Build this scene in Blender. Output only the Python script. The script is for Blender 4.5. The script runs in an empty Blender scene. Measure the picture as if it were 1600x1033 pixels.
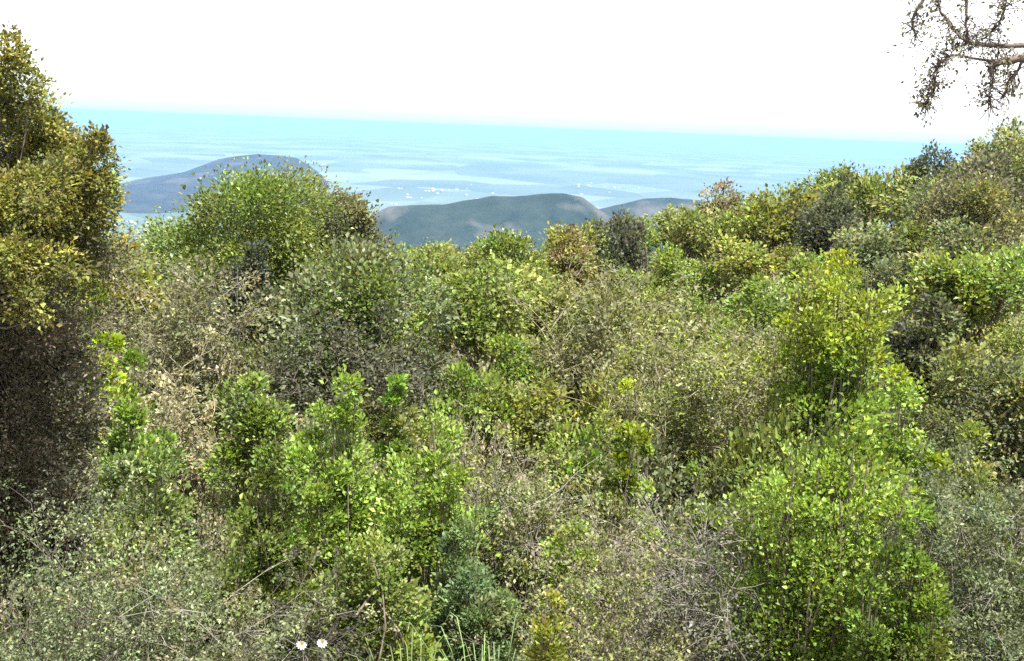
import bpy, math, random
import numpy as np
from mathutils import Vector, Matrix

S = bpy.context.scene
COL = S.collection
R = math.radians

# ------------------------------------------------------------------ camera
PW, PH, F = 1600.0, 1033.0, 1537.0
EYE = Vector((0.0, 0.0, 1.7))
PITCH, ROLL = 11.65, 2.3
cam_d = bpy.data.cameras.new('camera')
cam = bpy.data.objects.new('camera', cam_d)
COL.objects.link(cam)
cam_d.sensor_width = 36.0
cam_d.lens = 36.0 * F / PW
cam_d.clip_start = 0.05
cam_d.clip_end = 300000.0
CM = (Matrix.Translation(EYE) @ Matrix.Rotation(R(90 - PITCH), 4, 'X') @ Matrix.Rotation(R(ROLL), 4, 'Z'))
cam.matrix_world = CM
S.camera = cam

# ------------------------------------------------------------------ sky and sun
SUN_EL, SUN_AZ = 69.0, 135.0          # azimuth measured from the view direction, negative = left
world = bpy.data.worlds.new('World')
S.world = world
world.use_nodes = True
wn, wl = world.node_tree.nodes, world.node_tree.links
wn.clear()
w_out = wn.new('ShaderNodeOutputWorld')
w_bg = wn.new('ShaderNodeBackground')
w_bg.inputs['Strength'].default_value = 0.12
w_sky = wn.new('ShaderNodeTexSky')
w_sky.sky_type = 'NISHITA'
w_sky.sun_disc = False
w_sky.sun_elevation = R(SUN_EL)
w_sky.sun_rotation = R(SUN_AZ)
w_sky.air_density = 1.0
w_sky.dust_density = 3.0
# thin bright cloud sheet over the whole sky
w_tc = wn.new('ShaderNodeTexCoord')
w_ns = wn.new('ShaderNodeTexNoise')
w_ns.inputs['Scale'].default_value = 2.2
w_ns.inputs['Detail'].default_value = 6.0
w_mr = wn.new('ShaderNodeMapRange')
w_mr.inputs['From Min'].default_value = 0.3
w_mr.inputs['From Max'].default_value = 0.7
w_mr.inputs['To Min'].default_value = 0.80
w_mr.inputs['To Max'].default_value = 0.95
w_mix = wn.new('ShaderNodeMix')
w_mix.data_type = 'RGBA'
w_mix.inputs['B'].default_value = (4.6, 4.6, 4.6, 1)
wl.new(w_tc.outputs['Generated'], w_ns.inputs['Vector'])
wl.new(w_ns.outputs['Fac'], w_mr.inputs['Value'])
wl.new(w_mr.outputs['Result'], w_mix.inputs['Factor'])
wl.new(w_sky.outputs['Color'], w_mix.inputs['A'])
# the lowest degree of sky is seen through far air: pale blue all round the horizon
w_sep = wn.new('ShaderNodeSeparateXYZ')
w_el = wn.new('ShaderNodeMapRange')
w_el.interpolation_type = 'SMOOTHSTEP'
w_el.inputs['From Min'].default_value = 0.0
w_el.inputs['From Max'].default_value = 0.05
w_hz = wn.new('ShaderNodeMix')
w_hz.data_type = 'RGBA'
w_hz.inputs['A'].default_value = (1.9, 2.25, 2.3, 1)
wl.new(w_tc.outputs['Generated'], w_sep.inputs['Vector'])
wl.new(w_sep.outputs['Z'], w_el.inputs['Value'])
wl.new(w_el.outputs['Result'], w_hz.inputs['Factor'])
wl.new(w_mix.outputs['Result'], w_hz.inputs['B'])
wl.new(w_hz.outputs['Result'], w_bg.inputs['Color'])
wl.new(w_bg.outputs['Background'], w_out.inputs['Surface'])

sun_d = bpy.data.lights.new('sun', 'SUN')
sun_d.energy = 5.0
sun_d.angle = R(0.6)
sun_d.color = (1.0, 0.965, 0.9)
sun = bpy.data.objects.new('sun', sun_d)
COL.objects.link(sun)
_sd = Vector((math.sin(R(SUN_AZ)) * math.cos(R(SUN_EL)), math.cos(R(SUN_AZ)) * math.cos(R(SUN_EL)), math.sin(R(SUN_EL))))
sun.rotation_euler = _sd.to_track_quat('Z', 'Y').to_euler()
sun.location = (0, 0, 60)

S.view_settings.view_transform = 'Standard'
S.view_settings.look = 'None'
S.view_settings.gamma = 1.0
S.view_settings.exposure = 1.98
S.view_settings.use_curve_mapping = False
S.render.engine = 'CYCLES'
S.cycles.use_denoising = False
S.cycles.max_bounces = 6
S.cycles.diffuse_bounces = 4
S.cycles.glossy_bounces = 2
S.cycles.transmission_bounces = 4
S.cycles.volume_bounces = 1
S.cycles.sample_clamp_indirect = 4.0

# ------------------------------------------------------------------ helpers
def ray(px, py):
    d = Vector(((px - PW / 2) / F, -(py - PH / 2) / F, -1.0))
    return (CM.to_3x3() @ d).normalized()

def at(px, py, y):
    """point seen at pixel (px, py) of the photograph at forward distance y"""
    d = ray(px, py)
    return EYE + d * (y / d.y)

def project(p):
    q = CM.inverted() @ Vector(p)
    return (PW / 2 + F * q.x / -q.z, PH / 2 - F * q.y / -q.z)

def vnoise(x, y, seed=0):
    """smooth value noise, numpy arrays"""
    x = np.asarray(x, float); y = np.asarray(y, float)
    xi, yi = np.floor(x), np.floor(y)
    fx, fy = x - xi, y - yi
    fx = fx * fx * (3 - 2 * fx); fy = fy * fy * (3 - 2 * fy)
    def h(a, b):
        v = np.sin(a * 127.1 + b * 311.7 + seed * 74.7) * 43758.5453
        return v - np.floor(v)
    return ((h(xi, yi) * (1 - fx) + h(xi + 1, yi) * fx) * (1 - fy)
            + (h(xi, yi + 1) * (1 - fx) + h(xi + 1, yi + 1) * fx) * fy)

def fbm(x, y, seed=0, octv=4):
    s, a, t = 0, 0.5, 0
    for k in range(octv):
        s = s + a * vnoise(np.asarray(x) * 2 ** k, np.asarray(y) * 2 ** k, seed + k); t += a; a *= 0.5
    return s / t

def ground_z(x, y):
    x = np.asarray(x, float); y = np.asarray(y, float)
    r = np.hypot(x, y)
    front = np.interp(y, [-5, 0.8, 3.0, 5, 9, 16, 28, 45, 60, 75], [0, 0, -1.6, -2.9, -4.1, -4.9, -5.7, -6.9, -8.1, -9.8])
    far = np.interp(r, [70, 85, 110, 200, 600, 1200, 1800], [0, -1.5, -9, -45, -230, -400, -520])
    side = np.where(x > 0, 0.205 * np.maximum(x - 2.5, 0), 0.03 * x)
    side = np.clip(side, -4, 22) * np.clip(y / 12.0, 0, 1)
    bump = (fbm(x * 0.22, y * 0.22, 3) - 0.5) * 0.7 * np.clip((y - 1) / 5, 0, 1)
    return front + far + side + bump

def gz(x, y):
    return float(ground_z(np.array([x]), np.array([y]))[0])

def mesh_obj(name, verts, faces_n, faces_idx, material, parent=None, cols=None, smooth=False):
    """verts (n,3); all faces with faces_n corners; faces_idx flat array"""
    me = bpy.data.meshes.new(name)
    n = len(verts)
    idx = np.asarray(faces_idx, np.int32).ravel()
    nf = len(idx) // faces_n
    me.vertices.add(n)
    me.vertices.foreach_set('co', np.ascontiguousarray(verts, np.float32).ravel())
    me.loops.add(len(idx))
    me.loops.foreach_set('vertex_index', idx)
    me.polygons.add(nf)
    me.polygons.foreach_set('loop_start', np.arange(0, nf * faces_n, faces_n, dtype=np.int32))
    me.polygons.foreach_set('loop_total', np.full(nf, faces_n, np.int32))
    if smooth:
        me.polygons.foreach_set('use_smooth', np.ones(nf, bool))
    if cols is not None:
        a = me.attributes.new('tint', 'FLOAT_COLOR', 'POINT')
        c = np.ones((n, 4), np.float32); c[:, :3] = cols
        a.data.foreach_set('color', c.ravel())
    me.update(calc_edges=True)
    me.materials.append(material)
    o = bpy.data.objects.new(name, me)
    COL.objects.link(o)
    if parent is not None:
        o.parent = parent
    return o

def thing(name, label, cat, loc, group=None):
    o = bpy.data.objects.new(name, None)
    COL.objects.link(o)
    o.empty_display_size = 0.3
    o.location = loc
    o['label'] = label
    o['category'] = cat
    if group:
        o['group'] = group
    return o

# ------------------------------------------------------------------ materials
def leaf_material(name, trans=0.4, rough=0.45, spec=0.5, var=0.16):
    m = bpy.data.materials.new(name); m.use_nodes = True
    n, l = m.node_tree.nodes, m.node_tree.links
    n.clear()
    out = n.new('ShaderNodeOutputMaterial')
    at_ = n.new('ShaderNodeAttribute'); at_.attribute_name = 'tint'
    oi = n.new('ShaderNodeObjectInfo')
    mr = n.new('ShaderNodeMapRange')
    mr.inputs['To Min'].default_value = 1 - var; mr.inputs['To Max'].default_value = 1 + var
    l.new(oi.outputs['Random'], mr.inputs['Value'])
    hs = n.new('ShaderNodeHueSaturation')
    l.new(at_.outputs['Color'], hs.inputs['Color'])
    l.new(mr.outputs['Result'], hs.inputs['Value'])
    p = n.new('ShaderNodeBsdfPrincipled')
    p.inputs['Roughness'].default_value = rough
    p.inputs['Specular IOR Level'].default_value = spec
    l.new(hs.outputs['Color'], p.inputs['Base Color'])
    t = n.new('ShaderNodeBsdfTranslucent')
    tc = n.new('ShaderNodeMix'); tc.data_type = 'RGBA'; tc.blend_type = 'MULTIPLY'
    tc.inputs['Factor'].default_value = 1.0
    tc.inputs['B'].default_value = (1.35, 1.35, 0.7, 1)
    l.new(hs.outputs['Color'], tc.inputs['A'])
    l.new(tc.outputs['Result'], t.inputs['Color'])
    mx = n.new('ShaderNodeMixShader'); mx.inputs['Fac'].default_value = trans
    l.new(p.outputs['BSDF'], mx.inputs[1]); l.new(t.outputs['BSDF'], mx.inputs[2])
    l.new(mx.outputs['Shader'], out.inputs['Surface'])
    return m

def rough_material(name, c1, c2, scale=6.0, bump=0.3, rough=0.9, detail=6.0, coord='Object'):
    m = bpy.data.materials.new(name); m.use_nodes = True
    n, l = m.node_tree.nodes, m.node_tree.links
    p = n['Principled BSDF']
    p.inputs['Roughness'].default_value = rough
    p.inputs['Specular IOR Level'].default_value = 0.15
    tc = n.new('ShaderNodeTexCoord')
    ns = n.new('ShaderNodeTexNoise'); ns.inputs['Scale'].default_value = scale; ns.inputs['Detail'].default_value = detail
    l.new(tc.outputs[coord], ns.inputs['Vector'])
    cr = n.new('ShaderNodeValToRGB')
    cr.color_ramp.elements[0].position = 0.32; cr.color_ramp.elements[0].color = (*c1, 1)
    cr.color_ramp.elements[1].position = 0.68; cr.color_ramp.elements[1].color = (*c2, 1)
    l.new(ns.outputs['Fac'], cr.inputs['Fac'])
    l.new(cr.outputs['Color'], p.inputs['Base Color'])
    b = n.new('ShaderNodeBump'); b.inputs['Strength'].default_value = bump
    l.new(ns.outputs['Fac'], b.inputs['Height'])
    l.new(b.outputs['Normal'], p.inputs['Normal'])
    return m

M_LEAF = leaf_material('glossy_leaf', 0.42, 0.42, 0.3)
M_MATT = leaf_material('matt_leaf', 0.38, 0.65, 0.2)
M_BARK = rough_material('bark', (0.06, 0.045, 0.035), (0.17, 0.14, 0.115), 14)
M_TWIG = rough_material('grey_twig', (0.11, 0.097, 0.085), (0.235, 0.215, 0.19), 9)
M_TAN = rough_material('tan_twig', (0.13, 0.112, 0.075), (0.27, 0.24, 0.165), 9)
M_DARKTWIG = rough_material('dark_twig', (0.05, 0.042, 0.038), (0.13, 0.105, 0.095), 9)
M_SOIL = rough_material('hillside_soil', (0.055, 0.045, 0.032), (0.16, 0.135, 0.095), 1.7, 0.6)

# ------------------------------------------------------------------ the land
def grid_obj(name, X, Y, Z, material, smooth=True):
    nu, nv = X.shape
    V = np.stack([X, Y, Z], -1).reshape(-1, 3)
    a = (np.arange(nu - 1)[:, None] * nv + np.arange(nv - 1)[None, :])
    Fq = np.stack([a, a + nv, a + nv + 1, a + 1], -1).reshape(-1)
    return mesh_obj(name, V, 4, Fq, material, smooth=smooth)

rr = np.concatenate([np.linspace(0.0, 90, 150), np.geomspace(92, 2200, 70)])
aa = np.linspace(0, 2 * np.pi, 241)
RR, AA = np.meshgrid(rr, aa, indexing='ij')
GX, GY = RR * np.sin(AA), RR * np.cos(AA)
g = grid_obj('ground', GX, GY, ground_z(GX, GY), M_SOIL)
g['kind'] = 'structure'

PLAIN_Z = -500.0
def plain_material():
    m = bpy.data.materials.new('plain_fields'); m.use_nodes = True
    n, l = m.node_tree.nodes, m.node_tree.links
    p = n['Principled BSDF']; p.inputs['Roughness'].default_value = 0.95; p.inputs['Specular IOR Level'].default_value = 0.1
    tc = n.new('ShaderNodeTexCoord')
    mp = n.new('ShaderNodeMapping'); mp.inputs['Scale'].default_value = (0.0017, 0.0009, 0.001)
    l.new(tc.outputs['Object'], mp.inputs['Vector'])
    vo = n.new('ShaderNodeTexVoronoi'); vo.inputs['Scale'].default_value = 1.0
    l.new(mp.outputs['Vector'], vo.inputs['Vector'])
    ns = n.new('ShaderNodeTexNoise'); ns.inputs['Scale'].default_value = 0.45; ns.inputs['Detail'].default_value = 6
    l.new(mp.outputs['Vector'], ns.inputs['Vector'])
    sp = n.new('ShaderNodeSeparateColor'); l.new(vo.outputs['Color'], sp.inputs['Color'])
    ad = n.new('ShaderNodeMath'); ad.operation = 'MULTIPLY_ADD'
    ad.inputs[1].default_value = 0.45
    l.new(sp.outputs['Red'], ad.inputs[0]); l.new(ns.outputs['Fac'], ad.inputs[2])
    cr = n.new('ShaderNodeValToRGB')
    e = cr.color_ramp.elements
    e[0].position = 0.45; e[0].color = (0.042, 0.066, 0.06, 1)
    e[1].position = 1.0; e[1].color = (0.10, 0.135, 0.122, 1)
    k = e.new(0.7); k.color = (0.062, 0.09, 0.08, 1)
    l.new(ad.outputs[0], cr.inputs['Fac'])
    l.new(cr.outputs['Color'], p.inputs['Base Color'])
    return m
rr2 = np.geomspace(1300, 80000, 40)
RR, AA = np.meshgrid(rr2, np.linspace(0, 2 * np.pi, 145), indexing='ij')
g = grid_obj('plain', RR * np.sin(AA), RR * np.cos(AA), np.full(RR.shape, PLAIN_Z), plain_material())
g['kind'] = 'structure'

def hill_material(name, dark, mid, scar, thr):
    m = bpy.data.materials.new(name); m.use_nodes = True
    n, l = m.node_tree.nodes, m.node_tree.links
    p = n['Principled BSDF']; p.inputs['Roughness'].default_value = 0.95; p.inputs['Specular IOR Level'].default_value = 0.1
    tc = n.new('ShaderNodeTexCoord')
    ns = n.new('ShaderNodeTexNoise'); ns.inputs['Scale'].default_value = 0.007; ns.inputs['Detail'].default_value = 8; ns.inputs['Roughness'].default_value = 0.7
    nb = n.new('ShaderNodeTexNoise'); nb.inputs['Scale'].default_value = 0.0028; nb.inputs['Detail'].default_value = 5
    l.new(tc.outputs['Object'], ns.inputs['Vector']); l.new(tc.outputs['Object'], nb.inputs['Vector'])
    cr = n.new('ShaderNodeValToRGB')
    cr.color_ramp.elements[0].position = 0.38; cr.color_ramp.elements[0].color = (*dark, 1)
    cr.color_ramp.elements[1].position = 0.62; cr.color_ramp.elements[1].color = (*mid, 1)
    l.new(ns.outputs['Fac'], cr.inputs['Fac'])
    c2 = n.new('ShaderNodeValToRGB')
    c2.color_ramp.elements[0].position = thr; c2.color_ramp.elements[0].color = (0, 0, 0, 1)
    c2.color_ramp.elements[1].position = thr + 0.07; c2.color_ramp.elements[1].color = (1, 1, 1, 1)
    l.new(nb.outputs['Fac'], c2.inputs['Fac'])
    mx = n.new('ShaderNodeMix'); mx.data_type = 'RGBA'
    mx.inputs['B'].default_value = (*scar, 1)
    l.new(c2.outputs['Color'], mx.inputs['Factor']); l.new(cr.outputs['Color'], mx.inputs['A'])
    l.new(mx.outputs['Result'], p.inputs['Base Color'])
    b = n.new('ShaderNodeBump'); b.inputs['Strength'].default_value = 0.8; b.inputs['Distance'].default_value = 20
    l.new(ns.outputs['Fac'], b.inputs['Height']); l.new(b.outputs['Normal'], p.inputs['Normal'])
    return m

def hill(name, dist, depth, prof, material, seed, rough=0.3):
    """ridge at forward distance dist whose skyline follows prof [(px, py), ...] of the photograph"""
    pts = [at(px, py, dist) for px, py in prof]
    xs = np.array([p.x for p in pts]); zs = np.array([p.z for p in pts])
    u = np.linspace(xs[0], xs[-1], 150); v = np.linspace(-1.15, 1.15, 70)
    U, V = np.meshgrid(u, v, indexing='ij')
    top = np.interp(U, xs, zs) - PLAIN_Z
    fall = np.clip(1 - np.abs(V), 0, 1)
    fall = fall ** 1.15
    sc = depth * 0.25
    nz = (fbm(U / sc, V * depth / sc, seed, 5) - 0.5)
    Z = PLAIN_Z - 6 + top * fall * (1 + rough * 2 * nz * np.clip(np.abs(V) * 3, 0.15, 1))
    gully = np.abs(fbm(U / (sc * 0.8) + V * 0.6, V * 0.7, seed + 9, 4) - 0.5) * 2
    Z = Z - top * 0.4 * (1 - gully) ** 2 * fall * np.clip(np.abs(V) * 2, 0, 1)
    xc = (xs[0] + xs[-1]) / 2
    o = grid_obj(name, xc + (U - xc) * (1 - 0.3 * np.minimum(np.abs(V), 1) ** 1.5), dist + V * depth, Z, material)   # oval in plan
    o['kind'] = 'structure'
    return o

M_HILLA = hill_material('far_hill', (0.007, 0.012, 0.012), (0.020, 0.026, 0.026), (0.036, 0.036, 0.034), 0.56)
M_HILLB = hill_material('near_hill', (0.006, 0.014, 0.010), (0.017, 0.026, 0.018), (0.052, 0.050, 0.044), 0.53)
hill('hill', 7000, 2100, [(-160, 325), (60, 304), (150, 293), (185, 289), (215, 279), (250, 273), (290, 267), (318, 256), (345, 246), (372, 241), (400, 238), (436, 239), (462, 243), (480, 254), (494, 274), (505, 300), (520, 340)], M_HILLA, 5)
hill('hill', 3100, 900, [(500, 365), (570, 335), (606, 316), (650, 313), (695, 312), (735, 304), (770, 297), (805, 298), (840, 295), (880, 299), (912, 306), (935, 322), (985, 352)], M_HILLB, 14)
hill('hill', 4200, 700, [(900, 330), (960, 316), (1010, 306), (1050, 304), (1100, 308), (1150, 320), (1260, 335)], M_HILLB, 31)

# distant houses on the plain: specks nobody could count
def town():
    rng = np.random.default_rng(4)
    V, Fi = [], []
    box = np.array([[-1, -1, 0], [1, -1, 0], [1, 1, 0], [-1, 1, 0], [-1, -1, 1], [1, -1, 1], [1, 1, 1], [-1, 1, 1]], float)
    bf = np.array([[0, 1, 5, 4], [1, 2, 6, 5], [2, 3, 7, 6], [3, 0, 4, 7], [4, 5, 6, 7]])
    cs = [(700, 299, 16), (925, 292, 12), (640, 302, 8), (205, 354, 10)]
    for px, py, n in cs:
        d = ray(px, py); t = (PLAIN_Z - EYE.z) / d.z; c = EYE + d * t
        for k in range(n):
            x = c.x + rng.normal() * 0.022 * c.y; y = c.y * (1 + rng.normal() * 0.05)
            w, dd, h = rng.uniform(5, 14), rng.uniform(5, 14), rng.uniform(5, 10)
            a = rng.uniform(0, 3.14)
            b = box * [w, dd, h]
            bx = b[:, 0] * math.cos(a) - b[:, 1] * math.sin(a); by = b[:, 0] * math.sin(a) + b[:, 1] * math.cos(a)
            Fi.append(bf + 8 * len(V)); V.append(np.stack([bx + x, by + y, b[:, 2] + PLAIN_Z], 1))
    m = rough_material('pale_wall', (0.16, 0.155, 0.15), (0.32, 0.31, 0.30), 0.01, 0)
    o = mesh_obj('distant_town', np.concatenate(V), 4, np.concatenate(Fi), m)
    o['kind'] = 'stuff'; o['label'] = 'pale specks of distant houses scattered over the hazy plain'; o['category'] = 'town'
town()

# ------------------------------------------------------------------ plant building
def nrm(v):
    return v / np.maximum(np.linalg.norm(v, axis=-1, keepdims=True), 1e-9)

class Leaves:
    def __init__(s): s.V, s.C = [], []
    def add(s, P, D, N, L, W, C):
        """leaf base P, direction D, normal hint N, length L, half width W, colour C"""
        D = nrm(D); Sd = nrm(np.cross(D, N)); N = np.cross(Sd, D)
        L = np.asarray(L)[:, None]; W = np.asarray(W)[:, None]
        mid = P + D * L * 0.48
        tip = P + D * L - N * L * 0.12
        q = np.stack([P, mid + Sd * W + N * W * 0.35, tip, mid - Sd * W + N * W * 0.35], 1)
        s.V.append(q.reshape(-1, 3))
        s.C.append(np.repeat(C, 4, axis=0))
    def build(s, name, mat, parent):
        V = np.concatenate(s.V); C = np.concatenate(s.C)
        n = len(V) // 4
        b = np.arange(n)[:, None] * 4
        idx = np.concatenate([b + [0, 1, 2], b + [0, 2, 3]], 1).reshape(-1)
        return mesh_obj(name, V, 3, idx, mat, parent, C)

class Tubes:
    def __init__(s): s.V, s.F, s.n = [], [], 0
    def add(s, pts, rad, sides=4):
        pts = np.asarray(pts, float); k = len(pts)
        rad = np.linspace(rad[0], rad[1], k)
        t = nrm(np.gradient(pts, axis=0))
        ref = np.array([0.31, 0.95, 0.05]) if abs(t[0][1]) < 0.9 else np.array([1.0, 0, 0])
        a = nrm(np.cross(t, ref)); b = np.cross(t, a)
        ang = np.arange(sides) * 2 * np.pi / sides
        ring = pts[:, None] + rad[:, None, None] * (a[:, None] * np.cos(ang)[None, :, None] + b[:, None] * np.sin(ang)[None, :, None])
        s.V.append(ring.reshape(-1, 3))
        i = np.arange(k - 1)[:, None] * sides; j = np.arange(sides)[None]; j2 = (j + 1) % sides
        f = np.stack([i + j, i + j2, i + sides + j2, i + sides + j], -1).reshape(-1) + s.n
        s.F.append(f); s.n += k * sides
    def build(s, name, mat, parent):
        return mesh_obj(name, np.concatenate(s.V), 4, np.concatenate(s.F), mat, parent, smooth=True)

def curve(p0, p1, bend, rng, k=6):
    p0 = np.asarray(p0, float); p1 = np.asarray(p1, float)
    t = np.linspace(0, 1, k)[:, None]
    m = (p0 + p1) / 2 + rng.normal(size=3) * bend * np.linalg.norm(p1 - p0)
    return p0 * (1 - t) ** 2 + 2 * m * t * (1 - t) + p1 * t ** 2

def pick(pal, n, rng, spread=0.16):
    pal = np.array(pal, float)
    c = pal[rng.integers(0, len(pal), n)]
    w = rng.uniform(0, 0.5, (n, 1)); c = c * (1 - w) + pal[rng.integers(0, len(pal), n)] * w
    return c * np.exp(rng.normal(size=(n, 1)) * spread) * np.exp(rng.normal(size=(n, 3)) * 0.05)

def clump_leaves(lv, c, rc, out, n, L, pal_c, rng, wid=0.33, jit=0.28, up=0.35):
    v = nrm(rng.normal(size=(n, 3)) + out * 0.5) * (rng.uniform(0.1, 1, (n, 1)) ** 0.5) * rng.choice([1.0, 1.0, 1.0, 1.5], (n, 1))
    P = c + v * rc * [1, 1, 0.8]
    D = v + out * 0.5 + rng.normal(size=(n, 3)) * 0.6 + np.array([0, 0, up])
    N = v * 0.5 + np.array([0, 0, 0.9]) + rng.normal(size=(n, 3)) * 0.5
    l = L * rng.uniform(0.75, 1.2) * rng.uniform(0.5, 1.45, n)
    C = pal_c * np.exp(rng.normal(size=(n, 1)) * jit) * np.exp(rng.normal(size=(n, 3)) * 0.07)
    lv.add(P, D, N, l, l * wid * rng.uniform(0.8, 1.2, n), C)

def dome(W, H, L, pal, rng, dens=1.0, c0=0.12, lump=0.22, flat=0.0, pointed=0.0, clump=0.16, wid=0.33, jit=0.36, stems=4, twig_r=0.012, shell=0.5):
    """rounded crown on several leaning stems; width W, height H, leaf length L. Returns (Leaves, Tubes)"""
    lv, tb = Leaves(), Tubes()
    rx, rz = W / 2, H * (1 - c0) / 2
    cz = H * c0 + rz
    rc = clump * W
    area = W * H
    n_leaf = int(dens * 4.0 * area / (wid * 1.1 * L * L))
    n_cl = max(14, int(1.5 * (W * 0.9 / rc) ** 2 * max(0.6, min(1.6, H / W))))
    per = max(6, n_leaf // n_cl)
    dirs = nrm(rng.normal(size=(n_cl, 3)) + [0, 0, 0.25])
    # the crown is several unequal lobes, one of which reaches the full height
    m = int(rng.integers(4, 7))
    la = rng.uniform(0, 6.283) + np.arange(m) * 2 * np.pi / m + rng.normal(size=m) * 0.3
    lr = rng.uniform(0.46, 0.66, m); lo = 1 - lr + rng.uniform(-0.06, 0.1, m)
    lz = rng.uniform(-0.5, 0.35, m)
    lc = np.stack([np.cos(la) * lo, np.sin(la) * lo, lz], 1)
    lc[0] = [rng.normal() * 0.12, rng.normal() * 0.12, 0.4]; lr[0] = 0.6
    which = rng.integers(0, m, n_cl)
    rad = rng.uniform(shell, 1.0, n_cl) ** 0.6 * (1 + lump * rng.normal(size=n_cl) * 0.45)
    c = (lc[which] + dirs * (lr[which] * np.clip(rad, 0.2, 1.3))[:, None]) * [rx - rc * 0.4, rx - rc * 0.4, rz - rc * 0.35]
    if pointed:
        c[:, :2] *= 1 - pointed * np.clip(c[:, 2:3] / rz, -0.3, 1)
    c[:, 2] += cz
    c[:, 2] = np.clip(c[:, 2], H * 0.05, H - rc * 0.5)
    cc = pick(pal, n_cl, rng)
    for i in range(n_cl):
        clump_leaves(lv, c[i], rc * rng.uniform(0.7, 1.25), dirs[i], int(per * rng.uniform(0.6, 1.4)), L, cc[i], rng, wid, jit)
    bases = rng.normal(size=(stems, 3)) * [W * 0.05, W * 0.05, 0]
    bases[:, 2] = -0.25
    mids = []
    for s in range(stems):
        a = 2 * math.pi * s / stems + rng.uniform(-0.5, 0.5)
        top = np.array([math.cos(a) * rx * 0.4, math.sin(a) * rx * 0.4, H * rng.uniform(0.5, 0.75)])
        cv = curve(bases[s], top, 0.12, rng, 7)
        tb.add(cv, (W * 0.022 + 0.012, W * 0.008), 6)
        mids.append(cv)
    for i in range(0, n_cl, 2):
        m = mids[rng.integers(stems)]; p = m[rng.integers(2, 7)]
        tb.add(curve(p, c[i], 0.12, rng, 5), (W * 0.008 + 0.004, W * 0.003 + 0.002), 4)
    return lv, tb

def shoots(W, H, L, pal, rng, n_stem=16, dens=1.0, wid=0.32, jit=0.32, lean=0.5, bare=0.15, tipcol=None, drop=0.34):
    """leafy stems rising from one stool, each carrying loose leaf rosettes that narrow to its tip"""
    lv, tb = Leaves(), Tubes()
    n_stem = max(7, int(n_stem * 0.75))
    ncl = 7
    tot = dens * 5.5 * W * H / (wid * 1.1 * L * L)
    per = max(8, int(tot / (n_stem * ncl)))
    for s in range(n_stem):
        a = rng.uniform(0, 6.283); q = math.sqrt(rng.uniform(0, 1))
        if s == 0: q = 0.0
        h = H * (1 - drop * q ** 1.8) * rng.uniform(0.82, 1.0)
        if s == 0: h = H
        tx, ty = math.cos(a) * q * W * 0.4, math.sin(a) * q * W * 0.4
        top = np.array([tx, ty, h])
        cv = curve([tx * (1 - lean), ty * (1 - lean), -0.2], top, 0.06, rng, 8)
        tb.add(cv, (H * 0.003 + 0.004, H * 0.001 + 0.002), 4)
        base = pick(pal, 1, rng)[0]
        for k in range(ncl):
            t = bare + (1 - bare) * ((k + rng.uniform(0.2, 1.0)) / ncl)
            i0 = min(6, int(t * 7)); fr = t * 7 - i0
            c = cv[i0] * (1 - fr) + cv[i0 + 1] * fr
            rc = W * (0.2 + 0.35 / (n_stem + 2)) * (1.15 - 0.6 * t) * rng.uniform(0.7, 1.25)
            o = nrm(rng.normal(size=3) * [1, 1, 0.3])
            c = c + o * rc * rng.uniform(0.2, 1.2) * [1, 1, 0.4]
            c[2] = min(c[2], h - rc * 0.6)
            if s % 2 == 0: tb.add(curve(cv[max(0, i0 - 1)], c, 0.1, rng, 4), (W * 0.006, W * 0.003), 3)
            col = base * np.exp(rng.normal() * 0.12)
            if tipcol is not None and t > 0.75: col = col * 0.4 + np.array(tipcol) * 0.6
            clump_leaves(lv, c, rc, nrm(o + [0, 0, 0.8]), int(per * rng.uniform(0.6, 1.4)), L, col, rng, wid, jit, up=0.8)
    return lv, tb

def twiggy(W, H, L, pal, rng, r0=0.02, dens=1.0, n_main=12, leafy=1.0, wid=0.3, spread=0.5, jit=0.35):
    """dry brush: a haze of fine twigs with sparse leaves"""
    lv, tb = Leaves(), Tubes()
    ends = []
    for s in range(n_main):
        a = 2 * math.pi * (s + rng.uniform(-0.4, 0.4)) / n_main; q = math.sqrt(rng.uniform(0.02, 1))
        top = np.array([math.cos(a) * q * W * spread, math.sin(a) * q * W * spread, H * rng.uniform(0.72, 1.0) * (1 - 0.3 * q)])
        cv = curve([top[0] * 0.15, top[1] * 0.15, -0.2], top, 0.1, rng, 7)
        tb.add(cv, (r0 * 1.5, r0 * 0.6), 4)
        for k in range(int(9 * dens)):
            p = cv[rng.integers(2, 7)]
            d = nrm(rng.normal(size=3) * [1, 1, 0.6] + [0, 0, 0.55] + (top - cv[0]) * 0.3 / H)
            e = p + d * H * rng.uniform(0.12, 0.32)
            e[2] = min(e[2], H)
            c2 = curve(p, e, 0.12, rng, 4)
            tb.add(c2, (r0 * 0.7, r0 * 0.4), 3)
            for j in range(4):
                pp = c2[rng.integers(1, 4)]
                d2 = nrm(d + rng.normal(size=3) * 0.8)
                ee = pp + d2 * H * rng.uniform(0.05, 0.14)
                tb.add(curve(pp, ee, 0.15, rng, 3), (r0 * 0.5, r0 * 0.3), 3)
                ends.append((ee, d2))
    E = np.array([e for e, _ in ends]); Dn = np.array([d for _, d in ends])
    n = int(leafy * dens * 2.2 * W * H / (wid * L * L))
    i = rng.integers(0, len(E), n)
    P = E[i] + rng.normal(size=(n, 3)) * W * 0.035
    D = Dn[i] + rng.normal(size=(n, 3)) * 0.7
    N = np.array([0, 0, 1.0]) + rng.normal(size=(n, 3)) * 0.6
    C = pick(pal, len(E), rng)[i] * np.exp(rng.normal(size=(n, 1)) * jit)
    l = L * rng.uniform(0.5, 1.2, n)
    lv.add(P, D, N, l, l * wid, C)
    return lv, tb

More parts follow.
